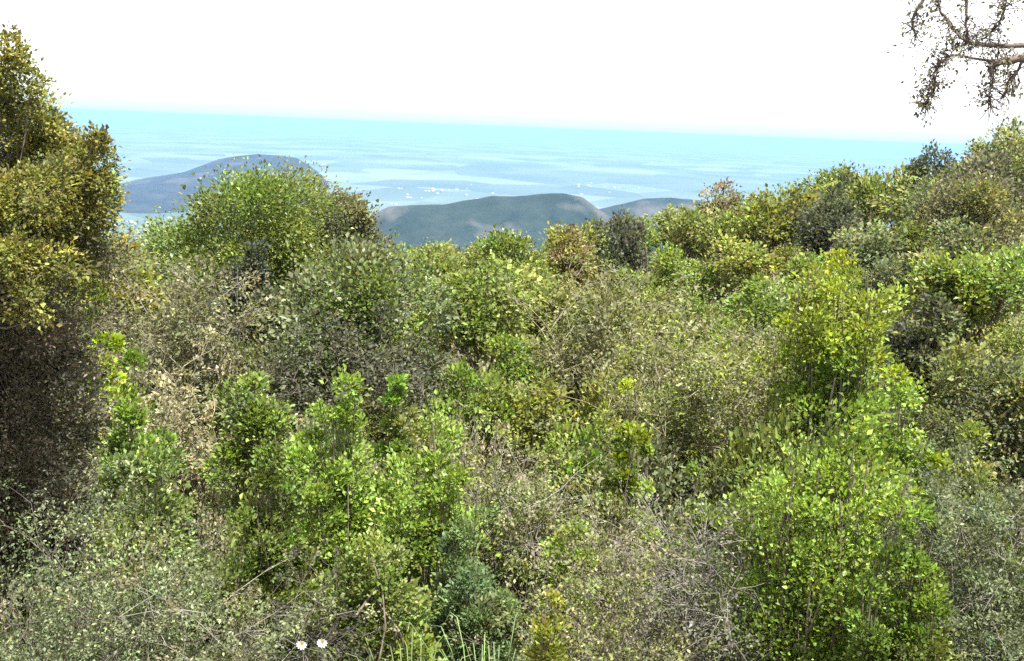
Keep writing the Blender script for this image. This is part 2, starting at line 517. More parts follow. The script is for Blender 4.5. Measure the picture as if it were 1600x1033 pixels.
# leaf colours (reflectance)
GREEN = [(0.100, 0.150, 0.026), (0.125, 0.175, 0.034), (0.085, 0.125, 0.030), (0.13, 0.16, 0.04)]
OLIVE = [(0.140, 0.140, 0.036), (0.120, 0.132, 0.036), (0.160, 0.155, 0.048)]
GOLD = [(0.180, 0.168, 0.030), (0.158, 0.152, 0.030), (0.130, 0.134, 0.030), (0.21, 0.19, 0.05)]
LIME = [(0.136, 0.200, 0.034), (0.162, 0.230, 0.044), (0.112, 0.165, 0.034)]
YELLOWG = [(0.185, 0.205, 0.016), (0.205, 0.210, 0.030), (0.145, 0.185, 0.016)]
GREYG = [(0.105, 0.125, 0.062), (0.125, 0.142, 0.075), (0.090, 0.110, 0.052)]
SAGE = [(0.080, 0.104, 0.056), (0.068, 0.090, 0.046), (0.130, 0.150, 0.092), (0.056, 0.07, 0.04)]
BROWN = [(0.150, 0.125, 0.072), (0.125, 0.108, 0.066), (0.165, 0.145, 0.078), (0.11, 0.11, 0.055)]
RUST = [(0.145, 0.100, 0.066), (0.130, 0.100, 0.060), (0.12, 0.12, 0.06)]
TAN = [(0.190, 0.170, 0.100), (0.150, 0.136, 0.080), (0.150, 0.155, 0.045), (0.24, 0.215, 0.14), (0.16, 0.18, 0.035), (0.12, 0.11, 0.075)]
PURPLE = [(0.125, 0.098, 0.085), (0.105, 0.086, 0.070), (0.095, 0.10, 0.055)]
DARKG = [(0.046, 0.056, 0.036), (0.058, 0.068, 0.042), (0.056, 0.056, 0.044)]

GOLD_CROWN = [(0.160, 0.158, 0.034), (0.138, 0.144, 0.034), (0.100, 0.112, 0.034), (0.195, 0.185, 0.055), (0.085, 0.085, 0.035)]
def greener(pal, k=0.87):
    return [(r * k, g_, b_) for r, g_, b_ in pal]
OLIVE, GOLD, BROWN, TAN, YELLOWG = greener(OLIVE, 0.86), greener(GOLD, 0.88), greener(BROWN, 0.9), greener([(r * 0.84, g_ * 0.88, b_ * 0.72) for r, g_, b_ in TAN], 0.93), greener(YELLOWG, 0.86)
HEROES = []     # (px, py, short phrase)
def place(px, py_top, y):
    """ground point below pixel column px at forward distance y and the height that reaches py_top"""
    p = at(px, py_top, y)
    z = gz(p.x, p.y)
    return Vector((p.x, p.y, z)), p.z - z

def leaf_len(y, k=7.0):
    return k * y / F

LOG = []
def plant(kind, name, cat, label, short, px, py_top, y, wpx, pal, seed, mat=M_LEAF, wood=M_BARK, lk=8.0, group=None, partnames=('crown', 'trunk'), **kw):
    rng = np.random.default_rng(seed)
    loc, H = place(px, py_top, y)
    W = wpx * y / F
    
    root = thing(name, label, cat, loc, group)
    L = leaf_len(y, min(lk, 5.2) if y > 30 else lk)
    if y < 16: W *= 1.22
    if kind == 'dome' and y < 10: kw.setdefault('lump', 0.34); kw.setdefault('dens', 0.85)
    if kind == 'dome':
        lv, tb = dome(W, H, L, pal, rng, **kw)
    elif kind == 'shoots':
        lv, tb = shoots(W, H, L, pal, rng, **kw)
    else:
        lv, tb = twiggy(W, H, L, pal, rng, r0=1.0 * y / F, **kw)
    lv.build(partnames[0], mat, root)
    tb.build(partnames[1], wood, root)
    LOG.append((short, sum(len(c.data.polygons) * (1 if c.name.startswith(('crown','foliage')) else 2) for c in root.children)))
    HEROES.append((px, py_top + 0.4 * wpx, short))
    return root

SP = ('foliage', 'stems')
# ---- middle distance and skyline
plant('dome', 'oak_tree', 'tree', 'broad dome-topped green oak against the blue hill, left of centre', 'the dome-topped oak', 418, 273, 34, 350, [(0.095, 0.128, 0.030), (0.110, 0.140, 0.036), (0.085, 0.110, 0.030), (0.12, 0.13, 0.04)], 61, M_LEAF, lk=6.5, c0=0.25, dens=1.3, lump=0.2, clump=0.14, stems=5)
plant('dome', 'shrub', 'shrub', 'purplish brown shrub touching the right side of the dome-topped oak', 'the purplish brown shrub', 545, 288, 37, 160, PURPLE[:2] + GREYG + OLIVE[:2], 2, M_MATT, lk=6, dens=1.6, lump=0.15, partnames=SP, c0=0.1)
plant('dome', 'shrub', 'shrub', 'added dark shrub, leaves coloured as the shadow in the notch below the dome-topped oak', 'the notch shade-shrub', 385, 372, 30, 95, [(0.04, 0.05, 0.034), (0.05, 0.055, 0.04)], 52, M_MATT, lk=6, partnames=SP, wood=M_DARKTWIG)  # added shrub; its dark leaf colour stands in for the notch's shade
plant('dome', 'shrub', 'shrub', 'yellow-olive shrub under the blue gap beside the tall left tree', 'the yellow-olive shrub', 190, 366, 27, 125, GOLD, 3, M_MATT, partnames=SP)
plant('dome', 'shrub', 'shrub', 'wide grey-green bush with a dark hollow underneath, in front of the oak', 'the hollow grey-green bush', 545, 392, 21, 290, GREYG + GREEN[:1], 4, M_LEAF, partnames=SP, c0=0.34, lump=0.2, stems=6, clump=0.14, wood=M_DARKTWIG)
plant('twig', 'shrub', 'shrub', 'brown half-dry shrub between the tall left tree and the hollow grey-green bush', 'the brown half-dry shrub', 275, 410, 19, 250, BROWN, 5, M_MATT, M_TWIG, leafy=1.5, n_main=16, partnames=SP)
plant('shoots', 'shrub', 'shrub', 'slim yellow-green shrub at the right edge of the dark left tree', 'the slim yellow-green shrub', 142, 455, 15, 75, YELLOWG, 6, M_LEAF, n_stem=10, partnames=SP)
plant('shoots', 'shrub', 'shrub', 'pointed bright green shrub below the brown half-dry shrub', 'the pointed green shrub', 212, 556, 11.5, 105, LIME + GREEN[:1], 7, n_stem=14, partnames=SP)
plant('twig', 'dry_bush', 'bush', 'pale straw-coloured dry bush right of the pointed bright green shrub', 'the straw-coloured bush', 278, 556, 13.5, 90, [(0.21, 0.19, 0.125), (0.17, 0.16, 0.095)], 8, M_MATT, M_TAN, leafy=2.0, partnames=SP)
plant('dome', 'shrub', 'shrub', 'mid-green shrub with a lime top below the hollow grey-green bush', 'the lime-topped shrub', 392, 582, 12.5, 130, LIME[:1] + GREEN + GREYG[:1], 9, partnames=SP, pointed=0.4)
plant('shoots', 'sapling', 'sapling', 'vivid green sapling, left one of the bright pair at the centre left', 'the left bright sapling', 535, 574, 10.0, 135, LIME + GREEN[1:2], 10, n_stem=24, dens=0.9, tipcol=(0.155, 0.225, 0.045), partnames=SP)
plant('shoots', 'sapling', 'sapling', 'dull olive spire rising between the two bright green saplings', 'the olive spire', 615, 568, 11.6, 62, OLIVE + GREEN, 11, n_stem=9, partnames=SP)
plant('shoots', 'sapling', 'sapling', 'broad vivid lime sapling, right one of the bright pair at the centre left', 'the right bright sapling', 677, 612, 9.3, 150, LIME + GREEN[1:2], 12, n_stem=26, dens=0.9, tipcol=(0.165, 0.235, 0.045), partnames=SP)
plant('dome', 'shrub', 'shrub', 'soft olive green bush right of the hollow grey-green bush', 'the soft olive bush', 745, 385, 26, 190, OLIVE + GREEN[:1], 13, M_MATT, partnames=SP, lump=0.12)
plant('dome', 'shrub', 'shrub', 'green bush just below the scarred hill, above the olive bush', 'the bush below the hill', 800, 365, 45, 140, OLIVE[:2] + GREEN, 14, M_LEAF, partnames=SP)
plant('dome', 'shrub', 'shrub', 'reddish brown shrub on the skyline right of the scarred hill', 'the reddish brown shrub', 893, 345, 48, 85, RUST + GOLD[:1], 15, M_MATT, partnames=SP)
plant('dome', 'shrub', 'shrub', 'russet round shrub standing above the skyline where the right slope begins', 'the russet skyline shrub', 1130, 279, 62, 95, RUST, 16, M_MATT, partnames=SP)
plant('twig', 'dry_bush', 'bush', 'large pale tan dry bush in the middle of the slope', 'the large tan bush', 955, 415, 21, 240, TAN, 17, M_MATT, M_TAN, leafy=1.7, n_main=22, partnames=SP)
plant('twig', 'dry_bush', 'bush', 'tan and yellow speckled dry bush in front of the large tan bush', 'the speckled dry bush', 1080, 520, 14.5, 220, TAN + YELLOWG[:1], 18, M_MATT, M_TAN, leafy=1.6, n_main=20, partnames=SP)
plant('dome', 'oak_tree', 'tree', 'grey-green oak, shadow put into its dark leaf colour, above the tall yellow-green shrub', 'the dark grey oak', 1305, 312, 46, 150, DARKG + GREYG[:1], 19, M_MATT, lk=6, c0=0.25, wood=M_DARKTWIG)  # dark greens in the palette stand in for the oak's shadow
plant('shoots', 'shrub', 'shrub', 'tall yellow-green shrub with a rounded sunny top on the right half', 'the tall yellow-green shrub', 1318, 392, 14.5, 150, YELLOWG[:1] + LIME + GREEN[:2], 20, n_stem=30, drop=0.1, partnames=SP, tipcol=(0.19, 0.215, 0.03))
plant('dome', 'shrub', 'shrub', 'lime green rounded shrub right of the tall yellow-green shrub', 'the lime rounded shrub', 1418, 578, 10.5, 135, LIME + YELLOWG[:1], 21, partnames=SP)
plant('shoots', 'shrub', 'shrub', 'tallest foreground shrub, glossy bright green with many upright stems, at lower right', 'the tallest foreground shrub', 1305, 590, 7.2, 250, LIME + LIME + YELLOWG[:1] + GREEN[:2], 22, n_stem=44, dens=0.8, drop=0.24, tipcol=(0.18, 0.245, 0.045), partnames=SP)
plant('shoots', 'shrub', 'shrub', 'bright green foreground shrub filling the corner right of the tallest one', 'the corner bright shrub', 1425, 735, 6.4, 150, LIME + GREEN, 23, n_stem=24, partnames=SP)
plant('twig', 'sage_bush', 'bush', 'grey sage bush at the lower right corner of the photo', 'the right sage bush', 1560, 745, 7.0, 190, SAGE + GREYG, 24, M_MATT, M_TWIG, partnames=SP, wid=0.24, leafy=1.9, n_main=22, dens=1.2)
plant('twig', 'dry_bush', 'bush', 'bare grey-violet twiggy bush left of the tallest foreground shrub', 'the bare grey bush', 1112, 800, 7.2, 165, [(0.13, 0.12, 0.105), (0.10, 0.095, 0.085), (0.10, 0.115, 0.06)], 25, M_MATT, M_TWIG, leafy=0.7, n_main=24, dens=1.3, partnames=SP)
plant('shoots', 'sapling', 'sapling', 'small lime spire standing among the dry brush right of centre', 'the small lime spire', 990, 582, 12.0, 66, LIME + YELLOWG[:1], 26, n_stem=9, partnames=SP)
plant('shoots', 'sapling', 'sapling', 'leafy lime bush among dry twigs, above the bare grey bush', 'the lime bush', 1095, 725, 8.4, 105, LIME, 27, n_stem=15, partnames=SP)
plant('dome', 'sapling', 'sapling', 'small round lime bush low in the centre', 'the small round lime bush', 893, 800, 7.6, 80, LIME + YELLOWG[:1], 28, partnames=SP, clump=0.2)
plant('twig', 'dry_bush', 'bush', 'twiggy olive-tan brush with dark holes low in the centre', 'the holey brush', 945, 850, 6.6, 200, BROWN + OLIVE + TAN[:1], 29, M_MATT, M_DARKTWIG, leafy=1.0, n_main=18, partnames=SP)
plant('shoots', 'shrub', 'shrub', 'yellow-olive shrub at the bottom edge, left of the holey brush', 'the yellow-olive bottom shrub', 855, 920, 5.6, 110, GOLD + YELLOWG[:1], 30, n_stem=14, partnames=SP)
plant('twig', 'sage_bush', 'bush', 'pale sage bush with fine silvery leaves at the lower left corner', 'the left sage bush', 130, 838, 5.8, 330, [(r * 0.8, g_ * 0.82, b_ * 0.72) for r, g_, b_ in SAGE] + GREYG[:1], 31, M_MATT, M_DARKTWIG, partnames=SP, wid=0.26, leafy=1.15, n_main=26, dens=1.2, jit=0.5)
plant('twig', 'shrub', 'shrub', 'dull grey-brown green shrub right of the pale sage bush at the bottom', 'the dull bottom shrub', 330, 870, 5.6, 190, GREYG + BROWN[:2], 32, M_MATT, M_TWIG, partnames=SP, leafy=2.0, n_main=20)
plant('dome', 'shrub', 'shrub', 'olive green shrub above the pale sage bush, right of the tall left tree', 'the olive left shrub', 215, 690, 8.4, 180, OLIVE + GREYG + GREEN, 33, partnames=SP)
plant('shoots', 'shrub', 'shrub', 'yellow-green leafy shrub left of the bright pair of saplings', 'the yellow-green leafy shrub', 430, 680, 8.3, 140, GREEN + OLIVE + LIME[2:], 34, n_stem=18, partnames=SP)
plant('dome', 'shrub', 'shrub', 'mid-green foreground shrub right of the dark hollow at the bottom', 'the shrub by the hollow', 592, 830, 6.2, 170, GREEN + OLIVE, 35, partnames=SP)
plant('shoots', 'shrub', 'shrub', 'bluish green shrub in front of the bright pair of saplings', 'the bluish green shrub', 745, 770, 7.6, 150, [(0.095, 0.14, 0.055), (0.115, 0.155, 0.06)], 36, M_MATT, partnames=SP, wid=0.24, n_stem=20)
plant('twig', 'dry_bush', 'bush', 'added dark bush coloured as the shade of the hollow at the bottom, left of centre', 'the dark hollow', 470, 890, 5.9, 85, [(0.045, 0.042, 0.034), (0.055, 0.055, 0.035)], 53, M_MATT, M_DARKTWIG, leafy=1.2, n_main=16, partnames=SP)  # bush added to fill the hollow; its dark colour imitates shade
plant('twig', 'shrub', 'shrub', 'wide added thicket, leaves coloured dark as the shade under the hollow grey-green bush', 'the shade-coloured thicket', 560, 512, 18.8, 270, [(0.062, 0.064, 0.042), (0.052, 0.058, 0.04), (0.075, 0.078, 0.045)], 54, M_MATT, M_DARKTWIG, leafy=2.2, n_main=18, partnames=SP)  # thicket added here, with shade painted into its leaves and twigs
plant('dome', 'shrub', 'shrub', 'added shrub in dark shade colours under the crown of the tall left tree', 'the shade-coloured left shrub', -10, 420, 9.9, 250, [(0.06, 0.056, 0.042), (0.052, 0.054, 0.038), (0.07, 0.062, 0.048)], 57, M_MATT, M_DARKTWIG, partnames=SP, dens=1.1, c0=0.02)  # added filler; palette darkened to stand for the crown's shade
plant('twig', 'shrub', 'shrub', 'brownish green twiggy shrub between the bright saplings and the small lime spire', 'the brownish twiggy shrub', 805, 690, 10.2, 150, BROWN + OLIVE, 58, M_MATT, M_TWIG, leafy=1.9, n_main=16, partnames=SP)
# ---- right slope
plant('dome', 'shrub', 'shrub', 'brownish crown at the top right of the slope, under the overhanging branch', 'the brownish top crown', 1575, 184, 50, 150, BROWN + OLIVE, 37, M_MATT, partnames=SP, lk=6)
plant('dome', 'shrub', 'shrub', 'small dark round shrub alone on the skyline of the right slope', 'the dark skyline shrub', 1460, 230, 52, 96, DARKG + GREYG[:1], 138, M_MATT, partnames=SP, lk=5, c0=0.02)
plant('dome', 'oak_tree', 'tree', 'wide brown-green oak on the right slope at the edge of the photo', 'the wide slope oak', 1540, 262, 38, 220, BROWN + OLIVE + DARKG, 39, M_MATT, lk=6)
plant('dome', 'shrub', 'shrub', 'fresh green bush below the wide slope oak at the right edge', 'the fresh green bush', 1545, 385, 24, 200, GREEN, 40, partnames=SP)
plant('dome', 'shrub', 'shrub', 'grey bush, shade mixed into its leaf colour, right of the tall yellow-green shrub', 'the shade-toned grey bush', 1445, 452, 19, 130, GREYG + DARKG, 41, M_MATT, partnames=SP)  # the darker greens mixed in are this bush's shade, painted
plant('dome', 'shrub', 'shrub', 'dark olive-brown bush at the right edge, above the grey sage bush', 'the dark olive bush', 1560, 550, 14, 200, DARKG + BROWN + OLIVE, 42, M_MATT, partnames=SP)
plant('dome', 'shrub', 'shrub', 'pale green wide bush on the skyline, right of the russet shrub', 'the pale skyline bush', 1330, 268, 66, 150, OLIVE + GREEN[:1], 43, partnames=SP, lk=6)
plant('shoots', 'shrub', 'shrub', 'olive yellow shrub between the dark olive bush and the grey sage bush', 'the olive yellow shrub', 1520, 665, 9.5, 120, OLIVE + GOLD, 44, n_stem=16, partnames=SP)

# ---- the tall tree at the left edge
def left_tree():
    rng = np.random.default_rng(77)
    y = 9.0
    p = at(-45, 60, y)
    z0 = gz(p.x, y)
    root = thing('olive_tree', 'tall olive-gold tree at the left edge, shade painted into brown leaves below its crown', 'tree', (p.x, y, z0))
    s = y / F
    lv, dead, tr = Leaves(), Tubes(), Tubes()
    L = leaf_len(y, 6.5)
    def P(px, py, dy=0.0):
        q = at(px, py, y + dy); return np.array([q.x - p.x, q.y - y, q.z - z0])
    lobes = [(-20, 215, 150, 120), (80, 265, 95, 95), (-60, 130, 90, 90), (20, 130, 45, 60), (120, 315, 70, 60), (0, 330, 130, 80), (60, 200, 70, 60), (60, 300, 110, 70, -0.6), (-40, 340, 120, 70, -0.8), (-120, 330, 120, 80, -0.7), (120, 345, 60, 45, -0.3), (-130, 300, 120, 150), (15, 395, 45, 35, -1.2), (48, 465, 40, 34, -1.2), (90, 410, 50, 30, -0.9), (-30, 430, 40, 30, -1.0), (105, 370, 70, 50), (60, 330, 80, 60), (140, 310, 48, 60), (60, 400, 70, 40), (-60, 400, 90, 60), (15, 85, 18, 40), (150, 255, 35, 60),
             (-230, 320, 140, 100), (-330, 380, 130, 110), (-180, 430, 130, 90), (-300, 460, 130, 90), (-420, 440, 140, 120)]  # crown lobes out of view, added to shade the lower tree
    for (px, py, rx, rz, *dy) in lobes:
        big = rx > 60
        dep = rx * s * (1.1 if big else 0.7)
        c0 = P(px, py, dy[0] if dy else (0.35 if big else -0.2))
        n = max(8, int(rx * rz / (230 if dy and big else 125)))
        for k in range(n):
            d = nrm(rng.normal(size=3))
            c = c0 + d * [rx * s * 0.82, dep, rz * s * 0.82] * rng.uniform(0.35, 1.0)
            clump_leaves(lv, c, 21 * s, d, 95 if px > -150 else 60, L, pick(GOLD_CROWN, 1, rng)[0], rng, 0.32, 0.36)
            if k % 4 == 0:
                dead.add(curve(P(-40, 480), c, 0.1, rng, 6), (0.014, 0.004), 4)
    # trunks and dead lower branches
    tr.add(curve([-0.3, 0.5, -0.3], P(-120, 330, 0.4), 0.04, rng, 10), (0.15, 0.06), 9)
    tr.add(curve([0.0, 0.6, -0.3], P(10, 340, 0.6), 0.06, rng, 10), (0.07, 0.04), 8)
    for k in range(90):
        a = P(rng.uniform(-70, 40), rng.uniform(380, 820), rng.uniform(0.1, 0.6))
        e = P(rng.uniform(-120, 125), rng.uniform(330, 820), rng.uniform(-0.2, 0.9))
        cv = curve(a, e, 0.15, rng, 5); dead.add(cv, (0.010, 0.004), 4)
        for j in range(4):
            q = cv[rng.integers(1, 5)]; dead.add(curve(q, q + rng.normal(size=3) * 0.2, 0.1, rng, 3), (0.005, 0.002), 3)
    inner = Leaves()  # lower foliage; its brown leaf colours imitate shade under the crown
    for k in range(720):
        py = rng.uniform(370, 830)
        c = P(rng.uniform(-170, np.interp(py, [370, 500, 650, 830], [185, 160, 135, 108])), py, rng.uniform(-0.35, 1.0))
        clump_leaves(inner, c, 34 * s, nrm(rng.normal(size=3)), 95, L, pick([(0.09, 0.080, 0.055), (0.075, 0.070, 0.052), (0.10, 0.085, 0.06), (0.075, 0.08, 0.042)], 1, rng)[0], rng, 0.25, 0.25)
    lv.build('crown', M_MATT, root); inner.build('shade_brown_leaves', M_MATT, root); tr.build('trunk', M_BARK, root); dead.build('dead_branches', M_DARKTWIG, root)
    HEROES.append((40, 400, 'the tall left tree'))
left_tree()

# ---- the tree whose branch hangs in at top right (its trunk stands outside the frame)
def hanging_tree():
    rng = np.random.default_rng(91)
    y = 6.5
    b = at(1960, 300, y)
    z0 = gz(b.x, y)
    root = thing('overhanging_tree', 'sparse branch of a tree, leaves greyed by painted sky glare, at the top right', 'tree', (b.x, y, z0))
    s = y / F
    def P(px, py, dy=0.0):
        q = at(px, py, y + dy); return np.array([q.x - b.x, q.y - y, q.z - z0])
    def poly(pts, r0, r1, parent_name='limb', sides=6):
        t = Tubes()
        pts = [np.array(q) for q in pts]
        fine = []
        for i in range(len(pts) - 1):
            for k in range(4):
                fine.append(pts[i] + (pts[i + 1] - pts[i]) * k / 4 + rng.normal(size=3) * 0.004)
        fine.append(pts[-1])
        t.add(fine, (r0, r1), sides)
        t.build(parent_name, M_BARK, root)
        return fine
    t = Tubes(); t.add(curve([0, 0, -0.3], P(1900, -150), 0.05, rng, 12), (0.17, 0.10), 10); t.build('trunk', M_BARK, root)
    limbs = []
    limbs.append(poly([P(1900, -60), P(1760, 60), P(1660, 85), P(1600, 90), P(1560, 98), P(1545, 104)], 0.05, 0.016))
    limbs.append(poly([P(1660, 85), P(1615, 70), P(1560, 72), P(1512, 68), P(1490, 45), P(1470, 20), P(1455, -20)], 0.02, 0.006))
    limbs.append(poly([P(1880, -110), P(1700, -90), P(1600, -60), P(1510, -30), P(1450, -10), P(1425, 30), P(1430, 62)], 0.03, 0.004))
    limbs.append(poly([P(1515, -40), P(1511, 0), P(1510, 40), P(1512, 68)], 0.010, 0.007))
    limbs.append(poly([P(1545, 104), P(1552, 125), P(1545, 150), P(1548, 165)], 0.009, 0.003))
    limbs.append(poly([P(1560, 98), P(1530, 92), P(1490, 86), P(1470, 95), P(1458, 118), P(1462, 134), P(1452, 152), P(1446, 166)], 0.009, 0.004))
    limbs.append(poly([P(1600, 90), P(1590, 112), P(1575, 128), P(1570, 150)], 0.011, 0.003))
    limbs.append(poly([P(1600, -60), P(1580, -20), P(1570, 10), P(1560, 40), P(1540, 60)], 0.011, 0.004))
    lv, tb = Leaves(), Tubes()
    L = leaf_len(y, 6.5)
    def spray(c, r, n):
        c = np.array(c)
        pal = pick([(0.11, 0.105, 0.085), (0.09, 0.09, 0.07), (0.13, 0.12, 0.09)], 1, rng)[0]  # greyed leaf colours imitate bright sky bleeding over the leaves
        clump_leaves(lv, c, r * s, np.array([0, 0, -0.2]), n, L, pal, rng, 0.26, 0.35, up=-0.2)
    for lb in limbs:
        lb = np.array(lb)
        for k in range(len(lb) * 4):
            i = rng.integers(len(lb) // 3, len(lb))
            q = lb[i]
            e = q + nrm(rng.normal(size=3) + [0, 0, -0.2]) * rng.uniform(10, 34) * s
            tb.add(curve(q, e, 0.2, rng, 4), (0.0045, 0.002), 3)
            if rng.uniform() < 0.35: spray(e, 10, 9)
    for (px, py, r, n) in [(1440, 10, 22, 26), (1432, 40, 16, 24), (1442, 62, 14, 18), (1475, 15, 26, 22), (1480, 50, 20, 18), (1456, 128, 12, 60), (1452, 142, 8, 40), (1448, 156, 6, 26), (1411, 125, 5, 5), (1580, 125, 20, 34), (1590, 100, 18, 24), (1560, 60, 26, 24), (1590, 50, 26, 30), (1570, 20, 30, 34), (1590, 5, 26, 30), (1530, 30, 24, 16), (1560, 140, 14, 12), (1640, 60, 50, 80), (1700, 20, 70, 120), (1680, -60, 80, 120), (1580, -50, 60, 80)]:
        spray(P(px, py, rng.normal() * 0.08), r * 1.2, int(n * 1.1))
    # the rest of its crown, outside the frame
    for k in range(60):
        spray(P(rng.uniform(1700, 2150), rng.uniform(-420, 60), rng.normal() * 0.8), 60, 60)
    lv.build('crown', M_MATT, root); tb.build('twigs', M_DARKTWIG, root)
    HEROES.append((1520, 80, 'the hanging branch'))
hanging_tree()

# ---- arching grass, white flowers
def grass_clump(name, label, px, py, y, n, ln, pal, seed, short):
    rng = np.random.default_rng(seed)
    q = at(px, py, y); z0 = gz(q.x, q.y)
    root = thing(name, label, 'grass', (q.x, q.y, z0))
    H = q.z - z0
    V, Fi, C = [], [], []
    for k in range(n):
        a = rng.uniform(0, 6.283); l = ln * rng.uniform(0.4, 1.3)
        d = np.array([math.cos(a), math.sin(a), 0]); sd = np.array([-d[1], d[0], 0])
        t = np.linspace(0, 1, 7)[:, None]
        droop = rng.uniform(0.6, 1.9)
        pts = np.array([0, 0, -0.05]) + rng.normal(size=3) * [0.04, 0.04, 0] + d * l * t * rng.uniform(0.5, 1.0) + np.array([0, 0, 1.0]) * (H * 0.97 * np.sin(np.clip(t * 1.9, 0, 3)) * (1 - 0.3 * droop * t))
        w = 0.0042 * (1 - t ** 2) + 0.0008
        v = np.concatenate([pts - sd * w, pts + sd * w]); b = len(V) * 14
        for i in range(6): Fi.append([b + i, b + i + 1, b + 7 + i + 1, b + 7 + i])
        V.append(v); C.append(np.repeat(pick(pal, 1, rng), 14, 0))
    mesh_obj('blades', np.concatenate(V), 4, np.array(Fi), M_MATT, root, np.concatenate(C))
    HEROES.append((px, py + 40, short))
grass_clump('grass_clump', 'clump of long arching pale green blades at the bottom, left of centre', 650, 935, 5.6, 110, 0.85, [(0.11, 0.155, 0.06), (0.125, 0.165, 0.075), (0.10, 0.145, 0.04), (0.15, 0.15, 0.08)], 3, 'the arching grass')
grass_clump('grass_clump', 'smaller tuft of green blades leaning over in front of the bluish green shrub', 775, 890, 6.0, 70, 0.7, [(0.12, 0.17, 0.08), (0.13, 0.19, 0.07)], 5, 'the green tuft')

def flowers():
    rng = np.random.default_rng(12)
    y = 5.0
    q = at(487, 1000, y); z0 = gz(q.x, y); H = q.z - z0
    root = thing('wildflower', 'white-petalled wildflower at the mouth of the dark hollow at the bottom edge', 'flower', (q.x, y, z0))
    st = Tubes(); lv = Leaves(); yv = Leaves()
    s = y / F
    m = rough_material('white_petal', (0.7, 0.7, 0.68), (0.82, 0.82, 0.8), 20, 0)
    for (px, py) in [(472, 1006), (504, 1003)]:
        h = at(px, py, y); c = np.array([h.x - q.x, 0, h.z - z0])
        st.add(curve([0, 0, -0.05], c, 0.08, rng, 7), (0.006, 0.003), 5)
        n = 11
        a = np.arange(n) * 2 * np.pi / n
        D = np.stack([np.cos(a), -0.55 + 0 * a, np.sin(a) * 0.9], 1)
        pl = Leaves(); pl.add(np.repeat(c[None], n, 0), D, np.repeat([[0, -1.0, 0.3]], n, 0), np.full(n, 10 * s), np.full(n, 4 * s), np.full((n, 3), 0.8))
        hd = pl.build('flower_head', m, root)
        dk = Leaves(); dk.add(np.repeat((c + [0, -0.006, 0])[None], n, 0), D, np.repeat([[0, -1.0, 0.3]], n, 0), np.full(n, 3 * s), np.full(n, 1.4 * s), np.full((n, 3), 1.0) * [0.5, 0.35, 0.02])
        dk.build('flower_eye', M_MATT, hd)
    n = 60
    t = rng.uniform(0, 0.7, n)
    P = np.stack([rng.normal(size=n) * 0.05, rng.normal(size=n) * 0.05, t * H], 1)
    lv.add(P, rng.normal(size=(n, 3)) + [0, 0, 0.5], np.repeat([[0, 0, 1.0]], n, 0) + rng.normal(size=(n, 3)) * 0.3, np.full(n, 0.035), np.full(n, 0.008), pick(YELLOWG, n, rng))
    st.build('stems', M_TWIG, root); lv.build('leaves', M_LEAF, root)
flowers()

# ------------------------------------------------------------------ shrubs packed between them
PROTO = {}
def proto(kind, pal, mat, wood, look, nvar):
    out = []
    for k in range(nvar):
        rng = np.random.default_rng(hash((look, k)) % 9999 if False else sum(map(ord, look)) + 31 * k)
        L = 0.05
        if kind == 'dome': lv, tb = dome(1.0, 0.95, L, pal, rng, dens=0.85, lump=0.25, clump=0.17)
        elif kind == 'shoots': lv, tb = shoots(1.0, 1.0, L, pal, rng, n_stem=16, dens=0.8)
        else: lv, tb = twiggy(1.0, 0.95, L * 0.9, pal, rng, r0=0.007, leafy=1.4, n_main=14)
        root = bpy.data.objects.new('shrub' if 'shrub' in look else 'dry_bush', None); COL.objects.link(root)
        lv.build('foliage', mat, root); tb.build('stems', wood, root)
        out.append(root)
    return out
KINDS = [
    ('olive shrub', 'dome', OLIVE, M_MATT, M_BARK, 3),
    ('green shrub', 'dome', GREEN, M_LEAF, M_BARK, 3),
    ('grey-green shrub', 'dome', GREYG, M_MATT, M_TWIG, 3),
    ('golden green shrub', 'dome', GOLD + OLIVE, M_MATT, M_BARK, 2),
    ('dry tan bush', 'twig', TAN, M_MATT, M_TAN, 2),
    ('brown bush', 'twig', BROWN, M_MATT, M_TWIG, 2),
    ('leafy upright shrub', 'shoots', GREEN + YELLOWG[:1], M_LEAF, M_BARK, 2),
    ('dark dull shrub', 'dome', DARKG + GREYG[:1], M_MATT, M_DARKTWIG, 2),
]
for k in KINDS: PROTO[k[0]] = proto(k[1], k[2], k[3], k[4], k[0], k[5])
used = {k: [False] * len(v) for k, v in PROTO.items()}
def spawn(look, i, loc, sc, rz):
    src = PROTO[look][i]
    if not used[look][i]:
        used[look][i] = True; r = src
    else:
        r = src.copy(); COL.objects.link(r)
        for ch in src.children:
            c = ch.copy(); COL.objects.link(c); c.parent = r
    r.location = loc; r.scale = sc; r.rotation_euler = (0, 0, rz)
    return r

LABELS = set()
def rel_label(look, px, py):
    c = sorted(HEROES, key=lambda h: math.hypot(h[0] - px, (h[1] - py) * 1.2))
    def rel(h):
        dx, dy = px - h[0], py - h[1]
        if abs(dx) > abs(dy): return 'right of' if dx > 0 else 'left of'
        return 'behind' if dy < 0 else 'in front of'
    for size in ('', 'small ', 'low '):
        for (a, b) in ((0, 1), (0, 2), (1, 2), (0, 3), (1, 3), (2, 3), (0, 4), (1, 4), (2, 4), (0, 5), (1, 5), (3, 4)):
            t = f"{size}{look} {rel(c[a])} {c[a][2]}, {rel(c[b])} {c[b][2]}"
            if len(t.split()) <= 16 and t not in LABELS:
                LABELS.add(t); return t
    for h in c:
        t = f"{look} {rel(h)} {h[2]}"
        if t not in LABELS:
            LABELS.add(t); return t
    return t

